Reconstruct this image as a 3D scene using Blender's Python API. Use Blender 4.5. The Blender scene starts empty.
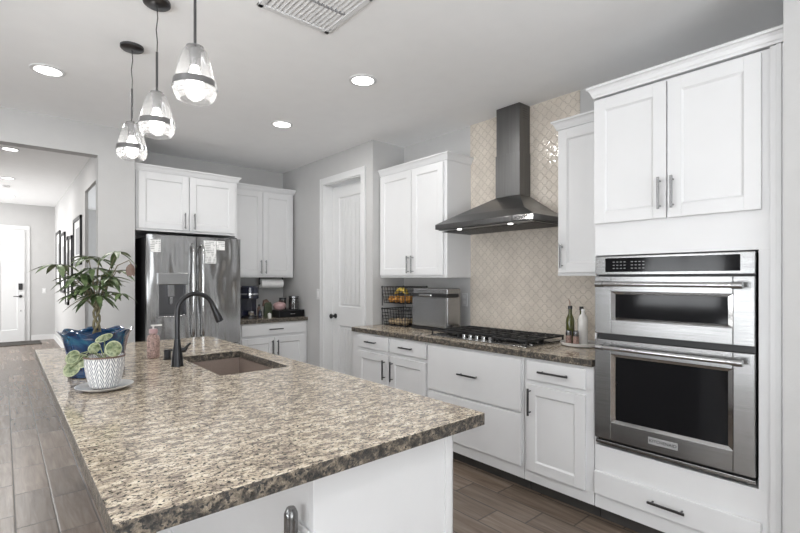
import bpy, bmesh, math, random
from mathutils import Vector, Matrix
PI = math.pi
C = bpy.context.scene.collection
random.seed(4)

# ------------------------------------------------------------------ camera, world, lights, exposure
F_PX, HOR = 459.0, 278.5
cam_d = bpy.data.cameras.new('camera'); cam = bpy.data.objects.new('camera', cam_d); C.objects.link(cam)
cam.location = (0, 0, 1.372)
cam.rotation_euler = (PI/2, 0, -math.atan(397/459))
cam_d.sensor_fit = 'HORIZONTAL'; cam_d.sensor_width = 36
cam_d.lens = 36*F_PX/800
cam_d.shift_y = (HOR-266.5)/800
cam_d.clip_start = 0.05
bpy.context.scene.camera = cam
vs = bpy.context.scene.view_settings
vs.view_transform = 'Standard'; vs.look = 'None'; vs.gamma = 1; vs.use_curve_mapping = False
vs.exposure = -0.34
w = bpy.data.worlds.new('world'); bpy.context.scene.world = w; w.use_nodes = True
w.node_tree.nodes['Background'].inputs[0].default_value = (.93, .97, 1, 1)
w.node_tree.nodes['Background'].inputs[1].default_value = 3.0

def area(name, loc, rot, sx, sy, power, col=(1, 1, 1)):
    l = bpy.data.lights.new(name, 'AREA'); l.shape = 'RECTANGLE'; l.size = sx; l.size_y = sy
    l.energy = power; l.color = col
    o = bpy.data.objects.new(name, l); o.location = loc; o.rotation_euler = rot; C.objects.link(o); return o
# daylight entering through the kitchen windows (lamps stand just inside each window opening)
area('daylight_west_window', (-4.40, 3.0, 1.45), (0, -PI/2-.5, 0), 1.3, 1.3, 58, (.955, .975, 1))
area('daylight_west_slider', (-4.40, 0.0, 1.2), (0, -PI/2-.5, 0), 2.1, 2.4, 36, (.955, .975, 1))
area('daylight_south_window', (-0.6, -3.40, 1.3), (PI/2+.5, 0, 0), 3.6, 1.8, 78, (.955, .975, 1))
area('hall_fill', (-2.35, 11.3, 1.6), (0, -PI/2, 0), 1.8, 2.0, 150)  # added area light that brightens the hall end, no known source
# added uplights inside the room that brighten the ceiling, no real fixtures
up = area('ceiling_fill_west', (-4.30, 0.6, .5), (0, -PI/2-.95, 0), .8, 3.6, 120, (.94, .97, 1)); up.data.spread = math.radians(120)
up = area('ceiling_fill_south', (-1.2, -3.30, .6), (PI/2+.95, 0, 0), 3.6, .8, 150, (.94, .97, 1)); up.data.spread = math.radians(120)

# ------------------------------------------------------------------ materials
def new_mat(name):
    m = bpy.data.materials.new(name); m.use_nodes = True
    nt = m.node_tree; b = nt.nodes['Principled BSDF']
    return m, nt, b
def N(nt, t, **kw):
    n = nt.nodes.new(t)
    for k, v in kw.items():
        if k in n.inputs: n.inputs[k].default_value = v
        else: setattr(n, k, v)
    return n
def L(nt, a, b): nt.links.new(a, b)
def coords(nt, scale=(1, 1, 1), rot=(0, 0, 0)):
    g = N(nt, 'ShaderNodeNewGeometry'); mp = N(nt, 'ShaderNodeMapping')
    mp.inputs['Scale'].default_value = scale; mp.inputs['Rotation'].default_value = rot
    L(nt, g.outputs['Position'], mp.inputs['Vector']); return mp.outputs['Vector']
def ramp(nt, fac, stops, interp='LINEAR'):
    r = N(nt, 'ShaderNodeValToRGB'); r.color_ramp.interpolation = interp
    e = r.color_ramp.elements
    while len(e) < len(stops): e.new(0.5)
    for i, (p, c) in enumerate(stops):
        e[i].position = p; e[i].color = (c if len(c) == 4 else (*c, 1)) if not isinstance(c, (int, float)) else (c, c, c, 1)
    L(nt, fac, r.inputs['Fac']); return r.outputs['Color']
def mix(nt, fac, a, b, mode='MIX'):
    m = N(nt, 'ShaderNodeMix', data_type='RGBA', blend_type=mode)
    for s, v in ((0, fac), (6, a), (7, b)):
        if hasattr(v, 'is_output'): L(nt, v, m.inputs[s])
        else: m.inputs[s].default_value = v if s == 0 else (*v, 1)
    return m.outputs[2]
def M2(nt, op, a, b=None, c=None):
    m = N(nt, 'ShaderNodeMath', operation=op)
    for i, v in enumerate((a, b, c)):
        if v is None: continue
        if hasattr(v, 'is_output'): L(nt, v, m.inputs[i])
        else: m.inputs[i].default_value = v
    return m.outputs[0]
def bump(nt, b, h, strength=.2, dist=.01):
    n = N(nt, 'ShaderNodeBump', Strength=strength, Distance=dist); L(nt, h, n.inputs['Height']); L(nt, n.outputs[0], b.inputs['Normal'])

def plain(name, col, rough=.5, metal=0, var=.03, vscale=8, bumpy=0, spec=.5, coat=0, emit=0, alpha=1):
    m, nt, b = new_mat(name)
    nz = N(nt, 'ShaderNodeTexNoise', Scale=vscale, Detail=3.0); L(nt, coords(nt), nz.inputs['Vector'])
    c0 = tuple(max(0, x*(1-var)) for x in col); c1 = tuple(min(1, x*(1+var)) for x in col)
    L(nt, ramp(nt, nz.outputs['Fac'], [(.3, c0), (.7, c1)]), b.inputs['Base Color'])
    b.inputs['Roughness'].default_value = rough; b.inputs['Metallic'].default_value = metal
    b.inputs['Specular IOR Level'].default_value = spec; b.inputs['Coat Weight'].default_value = coat
    if bumpy: 
        n2 = N(nt, 'ShaderNodeTexNoise', Scale=vscale*12, Detail=4.0); L(nt, coords(nt), n2.inputs['Vector']); bump(nt, b, n2.outputs['Fac'], bumpy, .004)
    if emit:
        b.inputs['Emission Color'].default_value = (*col, 1); b.inputs['Emission Strength'].default_value = emit
    return m
MAT = {}
MAT['wall'] = plain('wall_paint', (.50, .495, .49), .75, bumpy=.12, var=.015)
MAT['ceiling'] = plain('ceiling_paint', (.88, .88, .88), .85, bumpy=.15, var=.01)
MAT['white'] = plain('cabinet_white', (.70, .70, .705), .35, var=.01)
MAT['trim'] = plain('trim_white', (.68, .68, .68), .4, var=.01)
MAT['hardware'] = plain('dark_steel_pull', (.12, .12, .125), .3, 1)
MAT['nickel'] = plain('nickel_pull', (.28, .28, .285), .25, 1)
MAT['black'] = plain('matte_black', (.018, .018, .019), .4)
MAT['gloss_black'] = plain('black_glass', (.006, .006, .007), .07, spec=.22)
MAT['iron'] = plain('cast_iron', (.02, .02, .021), .55, bumpy=.3)
MAT['toe_shade'] = plain('toe_shadow_board', (.05, .045, .042), .7)  # dark colour stands in for the shade in the toe recess
MAT['faucet'] = plain('oil_black_faucet', (.03, .03, .032), .28, .6)
MAT['sink'] = plain('brown_composite_sink', (.27, .215, .185), .5, var=.1, vscale=150)
MAT['paper'] = plain('paper_towel', (.85, .85, .84), .9)
MAT['ceramic'] = plain('white_ceramic', (.72, .71, .69), .2, coat=.4)
MAT['soil'] = plain('soil', (.05, .035, .025), .95, var=.4, vscale=120, bumpy=.8)
MAT['bark'] = plain('bark', (.16, .14, .08), .8, var=.3, vscale=60, bumpy=.5)
MAT['olive'] = plain('green_glass', (.06, .065, .012), .1, coat=.5)
MAT['orange'] = plain('orange_skin', (.60, .27, .05), .5, bumpy=.3, var=.15, vscale=25)
MAT['banana'] = plain('banana_skin', (.62, .45, .08), .5, var=.15, vscale=20)
MAT['potato'] = plain('potato_skin', (.50, .38, .24), .8, var=.2, vscale=40)
MAT['pink'] = plain('pink_glaze', (.40, .26, .26), .35)
MAT['label'] = plain('pink_printed_label', (.34, .23, .20), .5, var=.6, vscale=110)
MAT['navy'] = plain('dark_navy_plastic', (.012, .014, .03), .15, coat=.5)
MAT['clear'] = plain('frosted_white_plastic', (.8, .8, .8), .3)
MAT['mat'] = plain('door_mat', (.06, .055, .05), .95, bumpy=.8)
MAT['green'] = plain('green_packet', (.055, .07, .04), .5, var=.3, vscale=50)
MAT['brown'] = plain('brown_packet', (.13, .08, .06), .5, var=.3)
MAT['spice'] = plain('spice_mix', (.30, .20, .17), .4, var=.6, vscale=160)
MAT['button'] = plain('button_grey', (.35, .35, .36), .5)
MAT['badge'] = plain('satin_badge', (.42, .42, .42), .4, .3)
MAT['cork'] = plain('pourer_steel', (.35, .25, .2), .3, .6)

def emis(name, col, s):
    m, nt, b = new_mat(name); b.inputs['Base Color'].default_value = (*col, 1)
    b.inputs['Emission Color'].default_value = (*col, 1); b.inputs['Emission Strength'].default_value = s; return m
MAT['lamp'] = emis('lamp_disc', (1, .99, .97), 9)
MAT['bulb'] = emis('bulb_glow', (1, .98, .95), 12)
MAT['led'] = emis('hood_led', (1, .98, .94), 5)

def steel(name, base=.55, rough=.25, axis='x', wav=0.0, streak=.12):
    m, nt, b = new_mat(name)
    sc = {'x': (3, 3, 300), 'z': (260, 260, 2), 'y': (3, 3, 300)}[axis]
    nz = N(nt, 'ShaderNodeTexNoise', Scale=1.0, Detail=3.0); L(nt, coords(nt, sc), nz.inputs['Vector'])
    L(nt, ramp(nt, nz.outputs['Fac'], [(.3, base*(1-streak)), (.7, base*(1+streak))]), b.inputs['Base Color'])
    b.inputs['Metallic'].default_value = 1; b.inputs['Roughness'].default_value = rough
    if wav:
        n2 = N(nt, 'ShaderNodeTexNoise', Scale=1.0, Detail=1.0); L(nt, coords(nt, (7, 7, 1.6)), n2.inputs['Vector'])
        bump(nt, b, n2.outputs['Fac'], 1.0, wav)
    return m
MAT['steel'] = steel('brushed_steel', .36, .26)
MAT['fridge_steel'] = steel('fridge_steel', .40, .18, 'z', wav=.03)
MAT['hood_steel'] = steel('hood_steel', .17, .30, 'z')
MAT['chrome'] = plain('polished_steel', (.55, .55, .55), .1, 1)

def glass_mat(name, tint=(1, 1, 1), gloss=.12, edge=.8, rough=.02, frost=0):
    m = bpy.data.materials.new(name); m.use_nodes = True; nt = m.node_tree; nt.nodes.clear()
    out = N(nt, 'ShaderNodeOutputMaterial'); tr = N(nt, 'ShaderNodeBsdfTransparent'); gl = N(nt, 'ShaderNodeBsdfGlossy', Roughness=rough)
    tr.inputs[0].default_value = (*tint, 1)
    lw = N(nt, 'ShaderNodeLayerWeight', Blend=.35)
    f = M2(nt, 'MULTIPLY_ADD', lw.outputs['Facing'], edge, gloss)
    mx = N(nt, 'ShaderNodeMixShader'); L(nt, f, mx.inputs[0]); L(nt, tr.outputs[0], mx.inputs[1]); L(nt, gl.outputs[0], mx.inputs[2])
    if frost:      # faint haze of the seeded, fluted glass
        tl = N(nt, 'ShaderNodeBsdfTranslucent'); tl.inputs[0].default_value = (.95, .95, .95, 1)
        m2 = N(nt, 'ShaderNodeMixShader'); L(nt, M2(nt, 'MULTIPLY_ADD', lw.outputs['Facing'], frost*2.5, frost), m2.inputs[0])
        L(nt, mx.outputs[0], m2.inputs[1]); L(nt, tl.outputs[0], m2.inputs[2]); mx = m2
    L(nt, mx.outputs[0], out.inputs['Surface']); return m
MAT['glass'] = glass_mat('clear_shade_glass', (.95, .95, .95), .04, .45, frost=.03)
MAT['window_glass'] = glass_mat('window_glass', (.97, .98, .98), .04, .3)
MAT['dark_glass'] = glass_mat('carafe_glass', (.35, .34, .34), .10, .5)

def granite():
    m, nt, b = new_mat('granite')
    v = coords(nt, (1, 1, 1))
    vs_ = coords(nt, (.75, 1.6, 1), (0, 0, .5))
    n1 = N(nt, 'ShaderNodeTexNoise', Scale=26.0, Detail=6.0, Roughness=.7); L(nt, vs_, n1.inputs['Vector'])
    n2 = N(nt, 'ShaderNodeTexNoise', Scale=60.0, Detail=5.0, Roughness=.7); L(nt, vs_, n2.inputs['Vector'])
    n3 = N(nt, 'ShaderNodeTexNoise', Scale=75.0, Detail=4.0, Roughness=.65); L(nt, vs_, n3.inputs['Vector'])
    vo = N(nt, 'ShaderNodeTexVoronoi', Scale=130.0); L(nt, v, vo.inputs['Vector'])
    base = ramp(nt, n1.outputs['Fac'], [(.30, (.17, .14, .115)), (.43, (.33, .275, .22)), (.52, (.57, .485, .37)), (.66, (.76, .68, .555))])
    mid = ramp(nt, n2.outputs['Fac'], [(.39, .85), (.48, .0)])
    c = mix(nt, mid, base, (.16, .13, .115))
    lt = ramp(nt, n2.outputs['Fac'], [(.58, .0), (.70, .5)])
    c = mix(nt, lt, c, (.76, .70, .61))
    dk = ramp(nt, n3.outputs['Fac'], [(.355, .9), (.41, .0)])
    c = mix(nt, dk, c, (.045, .036, .03))
    n4 = N(nt, 'ShaderNodeTexNoise', Scale=105.0, Detail=3.0, Roughness=.6); L(nt, v, n4.inputs['Vector'])
    c = mix(nt, ramp(nt, n4.outputs['Fac'], [(.39, 1.0), (.44, .0)]), c, (.022, .019, .017))
    sp = ramp(nt, vo.outputs['Distance'], [(.12, .8), (.24, .0)])
    c = mix(nt, sp, c, (.10, .07, .055))
    L(nt, c, b.inputs['Base Color'])
    b.inputs['Roughness'].default_value = .13; b.inputs['Specular IOR Level'].default_value = .5
    return m
MAT['granite'] = granite()
def granite_edge():  # chiselled edge, with the shade on its face painted in as darker stone
    m, nt, b = new_mat('granite_rough_shaded_edge')
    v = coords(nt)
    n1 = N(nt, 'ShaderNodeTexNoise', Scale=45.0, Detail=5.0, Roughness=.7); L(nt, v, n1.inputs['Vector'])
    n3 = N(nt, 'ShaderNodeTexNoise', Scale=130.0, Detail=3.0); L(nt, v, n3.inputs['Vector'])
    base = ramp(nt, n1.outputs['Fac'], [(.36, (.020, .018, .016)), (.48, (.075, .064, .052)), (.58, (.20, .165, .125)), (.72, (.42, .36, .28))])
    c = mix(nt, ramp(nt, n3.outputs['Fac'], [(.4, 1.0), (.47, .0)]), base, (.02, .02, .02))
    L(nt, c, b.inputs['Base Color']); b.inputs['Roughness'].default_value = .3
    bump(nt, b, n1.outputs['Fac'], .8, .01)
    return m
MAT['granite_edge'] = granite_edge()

def floor_mat():
    m, nt, b = new_mat('wood_look_tile')
    g = N(nt, 'ShaderNodeNewGeometry'); sx = N(nt, 'ShaderNodeSeparateXYZ'); L(nt, g.outputs['Position'], sx.inputs[0])
    W_, LEN = .18, .52
    a = M2(nt, 'DIVIDE', M2(nt, 'ADD', sx.outputs['X'], 10*W_ - .053), W_)
    col = M2(nt, 'FLOOR', a); fa = M2(nt, 'FRACT', a)
    off = M2(nt, 'MULTIPLY', M2(nt, 'FRACT', M2(nt, 'MULTIPLY', col, .37)), 1.0)
    bb = M2(nt, 'ADD', M2(nt, 'DIVIDE', sx.outputs['Y'], LEN), off); row = M2(nt, 'FLOOR', bb); fb = M2(nt, 'FRACT', bb)
    da = M2(nt, 'MULTIPLY', M2(nt, 'MINIMUM', fa, M2(nt, 'SUBTRACT', 1.0, fa)), W_)
    db = M2(nt, 'MULTIPLY', M2(nt, 'MINIMUM', fb, M2(nt, 'SUBTRACT', 1.0, fb)), LEN)
    dd = M2(nt, 'MINIMUM', da, db)
    grout = ramp(nt, dd, [(.0028, 1.0), (.0045, .0)])
    cv = N(nt, 'ShaderNodeCombineXYZ'); L(nt, col, cv.inputs[0]); L(nt, row, cv.inputs[1])
    wn = N(nt, 'ShaderNodeTexWhiteNoise'); L(nt, cv.outputs[0], wn.inputs['Vector'])
    mp = N(nt, 'ShaderNodeVectorMath', operation='ADD')
    m3 = N(nt, 'ShaderNodeVectorMath', operation='SCALE'); L(nt, wn.outputs['Color'], m3.inputs[0]); m3.inputs['Scale'].default_value = 8
    L(nt, g.outputs['Position'], mp.inputs[0]); L(nt, m3.outputs[0], mp.inputs[1])
    st = N(nt, 'ShaderNodeMapping'); st.inputs['Scale'].default_value = (26, 2.2, 1); L(nt, mp.outputs[0], st.inputs['Vector'])
    n1 = N(nt, 'ShaderNodeTexNoise', Scale=1.0, Detail=6.0, Roughness=.6, Distortion=.6); L(nt, st.outputs[0], n1.inputs['Vector'])
    wood = ramp(nt, n1.outputs['Fac'], [(.3, (.125, .092, .070)), (.5, (.185, .142, .110)), (.7, (.25, .198, .158))])
    tone = ramp(nt, wn.outputs['Value'], [(0, .78), (1, 1.15)])
    wood = mix(nt, 1.0, wood, tone, 'MULTIPLY')
    c = mix(nt, grout, wood, (.06, .054, .05))
    L(nt, c, b.inputs['Base Color']); b.inputs['Roughness'].default_value = .27
    bump(nt, b, M2(nt, 'SUBTRACT', n1.outputs['Fac'], M2(nt, 'MULTIPLY', grout, 1.5)), .15, .004)
    return m
MAT['floor'] = floor_mat()

def backsplash_mat():
    m, nt, b = new_mat('arabesque_tile')
    g = N(nt, 'ShaderNodeNewGeometry'); sx = N(nt, 'ShaderNodeSeparateXYZ'); L(nt, g.outputs['Position'], sx.inputs[0])
    A = M2(nt, 'MULTIPLY', sx.outputs['Y'], PI/.039); B = M2(nt, 'MULTIPLY', sx.outputs['Z'], PI/.038)
    Fv = M2(nt, 'ADD', M2(nt, 'COSINE', A), M2(nt, 'ADD', M2(nt, 'COSINE', B), M2(nt, 'MULTIPLY', M2(nt, 'COSINE', M2(nt, 'MULTIPLY', B, 3.0)), .28)))
    ab = M2(nt, 'ABSOLUTE', Fv)
    grout = ramp(nt, ab, [(.08, 1.0), (.22, .0)])
    nz = N(nt, 'ShaderNodeTexNoise', Scale=9.0, Detail=2.0); L(nt, coords(nt), nz.inputs['Vector'])
    tile = ramp(nt, nz.outputs['Fac'], [(.3, (.60, .54, .47)), (.7, (.70, .635, .555))])
    L(nt, mix(nt, grout, tile, (.45, .395, .345)), b.inputs['Base Color'])
    b.inputs['Roughness'].default_value = .13
    hgt = ramp(nt, ab, [(.05, .0), (.55, 1.0)])
    nz2 = N(nt, 'ShaderNodeTexNoise', Scale=30.0, Detail=1.0); L(nt, coords(nt), nz2.inputs['Vector'])
    bump(nt, b, M2(nt, 'ADD', hgt, M2(nt, 'MULTIPLY', nz2.outputs['Fac'], .9)), .5, .006)
    return m
MAT['backsplash'] = backsplash_mat()

def leaf_mat(name, dark, light, scale=14, rim=None):
    m, nt, b = new_mat(name)
    nz = N(nt, 'ShaderNodeTexNoise', Scale=float(scale), Detail=3.0); L(nt, coords(nt), nz.inputs['Vector'])
    L(nt, ramp(nt, nz.outputs['Fac'], [(.35, dark), (.65, light)]), b.inputs['Base Color'])
    b.inputs['Roughness'].default_value = .35; return m
MAT['leaf'] = leaf_mat('tree_leaf', (.035, .06, .022), (.12, .165, .07), 25)
MAT['leaf_light'] = leaf_mat('variegated_rim', (.25, .29, .16), (.42, .44, .28), 40)
MAT['leaf_mid'] = leaf_mat('variegated_heart', (.06, .09, .035), (.30, .33, .19), 75)
def blue_glaze():
    m, nt, b = new_mat('blue_glaze')
    nz = N(nt, 'ShaderNodeTexNoise', Scale=14.0, Detail=4.0, Distortion=1.0); L(nt, coords(nt), nz.inputs['Vector'])
    L(nt, ramp(nt, nz.outputs['Fac'], [(.34, (.003, .012, .05)), (.55, (.006, .045, .12)), (.70, (.015, .11, .18)), (.82, (.06, .15, .21))]), b.inputs['Base Color'])
    b.inputs['Roughness'].default_value = .08; b.inputs['Coat Weight'].default_value = .8
    bump(nt, b, nz.outputs['Fac'], .3, .01); return m
MAT['blue'] = blue_glaze()
def chevron():
    m, nt, b = new_mat('chevron_pot')
    t = N(nt, 'ShaderNodeTexCoord'); sx = N(nt, 'ShaderNodeSeparateXYZ'); L(nt, t.outputs['Object'], sx.inputs[0])
    an = M2(nt, 'ARCTAN2', sx.outputs['Y'], sx.outputs['X'])
    a = M2(nt, 'MULTIPLY', an, 11/(2*PI)); fa = M2(nt, 'ABSOLUTE', M2(nt, 'SUBTRACT', M2(nt, 'FRACT', a), .5))
    z = M2(nt, 'MULTIPLY', sx.outputs['Z'], 50.0)
    s = M2(nt, 'FRACT', M2(nt, 'ADD', z, M2(nt, 'MULTIPLY', fa, 5.0)))
    edge = M2(nt, 'MINIMUM', fa, M2(nt, 'SUBTRACT', .5, fa))
    st = ramp(nt, s, [(.55, 0), (.6, 1.0)])
    ln = ramp(nt, edge, [(.03, 1.0), (.05, 0.0)])
    f = M2(nt, 'MAXIMUM', st, ln)
    L(nt, mix(nt, f, (.20, .21, .24), (.74, .73, .71)), b.inputs['Base Color']); b.inputs['Roughness'].default_value = .7
    return m
MAT['chevron'] = chevron()
def stripes(name, bg, fg, scale, rough=.8):
    m, nt, b = new_mat(name)
    g = N(nt, 'ShaderNodeNewGeometry'); sx = N(nt, 'ShaderNodeSeparateXYZ'); L(nt, g.outputs['Position'], sx.inputs[0])
    z = M2(nt, 'FRACT', M2(nt, 'MULTIPLY', sx.outputs['Z'], scale))
    nz = N(nt, 'ShaderNodeTexNoise', Scale=60.0, Detail=1.0); L(nt, coords(nt, (1, 1, .4)), nz.inputs['Vector'])
    f = M2(nt, 'MULTIPLY', ramp(nt, z, [(.5, 0), (.55, 1.0)]), ramp(nt, nz.outputs['Fac'], [(.45, 0), (.5, 1.0)]))
    L(nt, mix(nt, f, bg, fg), b.inputs['Base Color']); b.inputs['Roughness'].default_value = rough; return m
MAT['note'] = stripes('printed_paper', (.78, .78, .77), (.32, .32, .32), 60)

# ------------------------------------------------------------------ mesh helpers
class MB:
    def __init__(self): self.bm = bmesh.new(); self.mi = 0
    def _f(self, vs):
        try: f = self.bm.faces.new(vs); f.material_index = self.mi; return f
        except ValueError: return None
    def box(self, x0, x1, y0, y1, z0, z1):
        x0, x1 = min(x0, x1), max(x0, x1); y0, y1 = min(y0, y1), max(y0, y1); z0, z1 = min(z0, z1), max(z0, z1)
        v = [self.bm.verts.new((x, y, z)) for z in (z0, z1) for x, y in ((x0, y0), (x1, y0), (x1, y1), (x0, y1))]
        for q in ((3, 2, 1, 0), (4, 5, 6, 7), (0, 1, 5, 4), (1, 2, 6, 5), (2, 3, 7, 6), (3, 0, 4, 7)): self._f([v[i] for i in q])
        return self
    def prism(self, pts, axis, a, b):          # polygon pts (2D) extruded along axis from a to b
        def P(p, t): return {'x': (t, p[0], p[1]), 'y': (p[0], t, p[1]), 'z': (p[0], p[1], t)}[axis]
        A = [self.bm.verts.new(P(p, a)) for p in pts]; B = [self.bm.verts.new(P(p, b)) for p in pts]
        n = len(pts); self._f(A[::-1]); self._f(B)
        for i in range(n): self._f([A[i], A[(i+1) % n], B[(i+1) % n], B[i]])
        return self
    def lathe(self, prof, c=(0, 0, 0), n=32, mod=None, cap=True):   # prof: (r, z)
        rings = []
        for k, (r, z) in enumerate(prof):
            ring = []
            for i in range(n):
                a = 2*PI*i/n; rr, zz = (r, z) if mod is None else mod(r, z, a, k)
                ring.append(self.bm.verts.new((c[0]+rr*math.cos(a), c[1]+rr*math.sin(a), c[2]+zz)))
            rings.append(ring)
        for A, B in zip(rings, rings[1:]):
            for i in range(n): self._f([A[i], A[(i+1) % n], B[(i+1) % n], B[i]])
        if cap:
            self._f(rings[0][::-1]); self._f(rings[-1])
        return self
    def tube(self, pts, r, n=8, closed=False):
        pts = [Vector(p) for p in pts]; rs = r if isinstance(r, (list, tuple)) else [r]*len(pts)
        rings = []; m = len(pts)
        up = None
        for i, p in enumerate(pts):
            if closed: t = pts[(i+1) % m]-pts[i-1]
            else: t = pts[min(i+1, m-1)]-pts[max(i-1, 0)]
            t.normalize()
            if up is None:
                up = Vector((0, 0, 1)) if abs(t.z) < .9 else Vector((1, 0, 0))
            s = t.cross(up); s.normalize(); u = s.cross(t); up = u
            rings.append([self.bm.verts.new(p+(s*math.cos(2*PI*k/n)+u*math.sin(2*PI*k/n))*rs[i]) for k in range(n)])
        for i in range(m if closed else m-1):
            A, B = rings[i], rings[(i+1) % m]
            for k in range(n): self._f([A[k], B[k], B[(k+1) % n], A[(k+1) % n]])
        if not closed: self._f(rings[0]); self._f(rings[-1][::-1])
        return self
    def ball(self, c, r, sx=1, sy=1, sz=1, n=16):
        return self.lathe([(max(1e-4, r*math.sin(PI*k/10)), -r*math.cos(PI*k/10)*sz) for k in range(11)], c, n,
                          (lambda rr, z, a, k: (rr*math.hypot(sx*math.cos(a), sy*math.sin(a)), z)))
    def build(self, name, mat, parent=None, bevel=0, smooth=None, loc=None, rot=None, mats=None, seg=2):
        bmesh.ops.recalc_face_normals(self.bm, faces=self.bm.faces)
        me = bpy.data.meshes.new(name); self.bm.to_mesh(me); self.bm.free()
        o = bpy.data.objects.new(name, me); C.objects.link(o)
        for mm in (mats or [mat]): me.materials.append(MAT[mm] if isinstance(mm, str) else mm)
        if smooth is not None:
            for p in me.polygons: p.use_smooth = True
            try: me.set_sharp_from_angle(angle=math.radians(smooth))
            except Exception: pass
        if bevel:
            b = o.modifiers.new('bevel', 'BEVEL'); b.width = bevel; b.segments = seg; b.limit_method = 'ANGLE'; b.angle_limit = math.radians(40)
        if parent is not None: o.parent = parent
        if loc: o.location = loc
        if rot: o.rotation_euler = rot
        return o
def box(name, mat, x0, x1, y0, y1, z0, z1, parent=None, bevel=0):
    return MB().box(x0, x1, y0, y1, z0, z1).build(name, mat, parent, bevel)
def thing(name, label, cat, loc=(0, 0, 0), rz=0, group=None):
    o = bpy.data.objects.new(name, None); C.objects.link(o); o.location = loc; o.rotation_euler = (0, 0, rz); o.empty_display_size = .05
    o['label'] = label; o['category'] = cat
    if group: o['group'] = group
    return o
def tag(o, label, cat, group=None):
    o['label'] = label; o['category'] = cat
    if group: o['group'] = group
    return o
def struct(o): o['kind'] = 'structure'; return o
def copy_tree(o, parent=None):
    c = o.copy(); C.objects.link(c)
    if parent is not None: c.parent = parent
    for ch in list(o.children): copy_tree(ch, c)
    return c

# ------------------------------------------------------------------ room shell
ZC = 2.74          # kitchen ceiling
XW = 3.17          # range wall
XP = 2.76          # pantry wall
YF = 5.52          # fridge wall
YO = 4.85          # wall with the hall opening
struct(box('floor', 'floor', -4.7, 4.2, -3.7, 13.3, -.1, 0))
m = MB(); m.box(-4.7, 3.4, -3.7, YO+.1, ZC, ZC+.12); m.box(.93, 3.4, YO+.1, YF+.1, ZC, ZC+.12)
struct(m.build('ceiling', 'ceiling'))
struct(box('ceiling_hall', 'ceiling', -2.6, 4.2, YO+.12, 13.2, 3.0, 3.1))
# range wall, near wall beside the oven tower
struct(box('wall_right', 'wall', XW, XW+.15, .30, 3.60, 0, ZC))
struct(box('wall_right_near', 'wall', 2.45, XW+.15, -3.7, .400, 0, ZC))
m = MB(); m.box(XW-.007, XW, 1.665, 2.695, .914, ZC); m.box(XW-.007, XW, 1.25, 1.665, .914, 1.39)
struct(m.build('wall_backsplash', 'backsplash'))
# pantry wall with its door opening
y0, y1, zt = 3.785, 4.495, 2.43
m = MB(); m.box(XP, XP+.14, 3.60, y0, 0, ZC); m.box(XP, XP+.14, y1, YF, 0, ZC); m.box(XP, XP+.14, y0, y1, zt, ZC)
m.box(XP+.14, XW+.15, 3.60, 3.72, 0, ZC)
struct(m.build('wall_pantry', 'wall'))
struct(box('wall_back', 'wall', .93, XP+.14, YF, YF+.12, 0, 3.0))
# wall with the hall opening
m = MB(); m.box(.64, .93, YO, YO+.13, 0, ZC+.3); m.box(-4.6, .64, YO, YO+.13, 2.47, ZC+.3); m.box(-4.6, -2.5, YO, YO+.13, 0, 2.47)
struct(m.build('wall_opening', 'wall'))
m = MB(); m.box(.89, .93, YO+.13, 6.1, 0, 3.0); m.box(.89, .93, 7.95, 13.05, 0, 3.0); m.box(.89, .93, 6.1, 7.95, 2.62, 3.0)
m.box(.93, 2.0, 5.64, 5.7, 0, 3.0)
struct(m.build('wall_hall_right', 'wall'))
struct(box('wall_side_room', 'wall', 1.75, 1.85, 5.7, 9.0, 0, 3.0))
struct(box('wall_hall_end', 'wall', -2.6, 1.9, 13.05, 13.2, 0, 3.0))
m = MB(); m.box(-2.6, -2.5, YO+.13, 10.2, 0, 3.0); m.box(-2.6, -2.5, 12.4, 13.05, 0, 3.0); m.box(-2.6, -2.5, 10.2, 12.4, 0, .5); m.box(-2.6, -2.5, 10.2, 12.4, 2.6, 3.0)
struct(m.build('wall_hall_left', 'wall'))
# west wall with window and glass slider, south wall with window (behind the camera)
m = MB()
m.box(-4.65, -4.5, -3.7, -1.25, 0, ZC); m.box(-4.65, -4.5, 1.25, 2.35, 0, ZC); m.box(-4.65, -4.5, 3.65, 4.9, 0, ZC)
m.box(-4.65, -4.5, -1.25, 1.25, 2.3, ZC); m.box(-4.65, -4.5, 2.35, 3.65, 0, .8); m.box(-4.65, -4.5, 2.35, 3.65, 2.1, ZC)
struct(m.build('wall_left', 'wall'))
m = MB(); m.box(-4.6, -2.4, -3.65, -3.5, 0, ZC); m.box(1.2, 2.6, -3.65, -3.5, 0, ZC); m.box(-2.4, 1.2, -3.65, -3.5, 0, .5); m.box(-2.4, 1.2, -3.65, -3.5, 2.3, ZC)
struct(m.build('wall_front', 'wall'))
def window(name, axis, c0, c1, z0, z1, p, n_mull, blinds=False):
    def bx(mb, a0, a1, q0, q1, b0, b1):
        if axis == 'x': mb.box(q0, q1, a0, a1, b0, b1)
        else: mb.box(a0, a1, q0, q1, b0, b1)
    fr = MB(); e = .05
    bx(fr, c0, c1, p-.03, p+.03, z0, z0+e); bx(fr, c0, c1, p-.03, p+.03, z1-e, z1)
    bx(fr, c0, c0+e, p-.03, p+.03, z0, z1); bx(fr, c1-e, c1, p-.03, p+.03, z0, z1)
    for i in range(1, n_mull+1):
        x = c0+(c1-c0)*i/(n_mull+1); bx(fr, x-.03, x+.03, p-.03, p+.03, z0, z1)
    f = struct(fr.build(name, 'trim'))
    g = MB(); bx(g, c0+e, c1-e, p-.004, p+.004, z0+e, z1-e); g.build('pane', 'window_glass', f)
    if blinds:
        s = MB(); z = z0+.08
        while z < z1-.06: bx(s, c0+.06, c1-.06, p+.035, p+.07, z, z+.012); z += .065
        s.build('blind', 'trim', f)
window('window_1', 'x', 2.35, 3.65, .8, 2.1, -4.57, 1, True)
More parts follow.
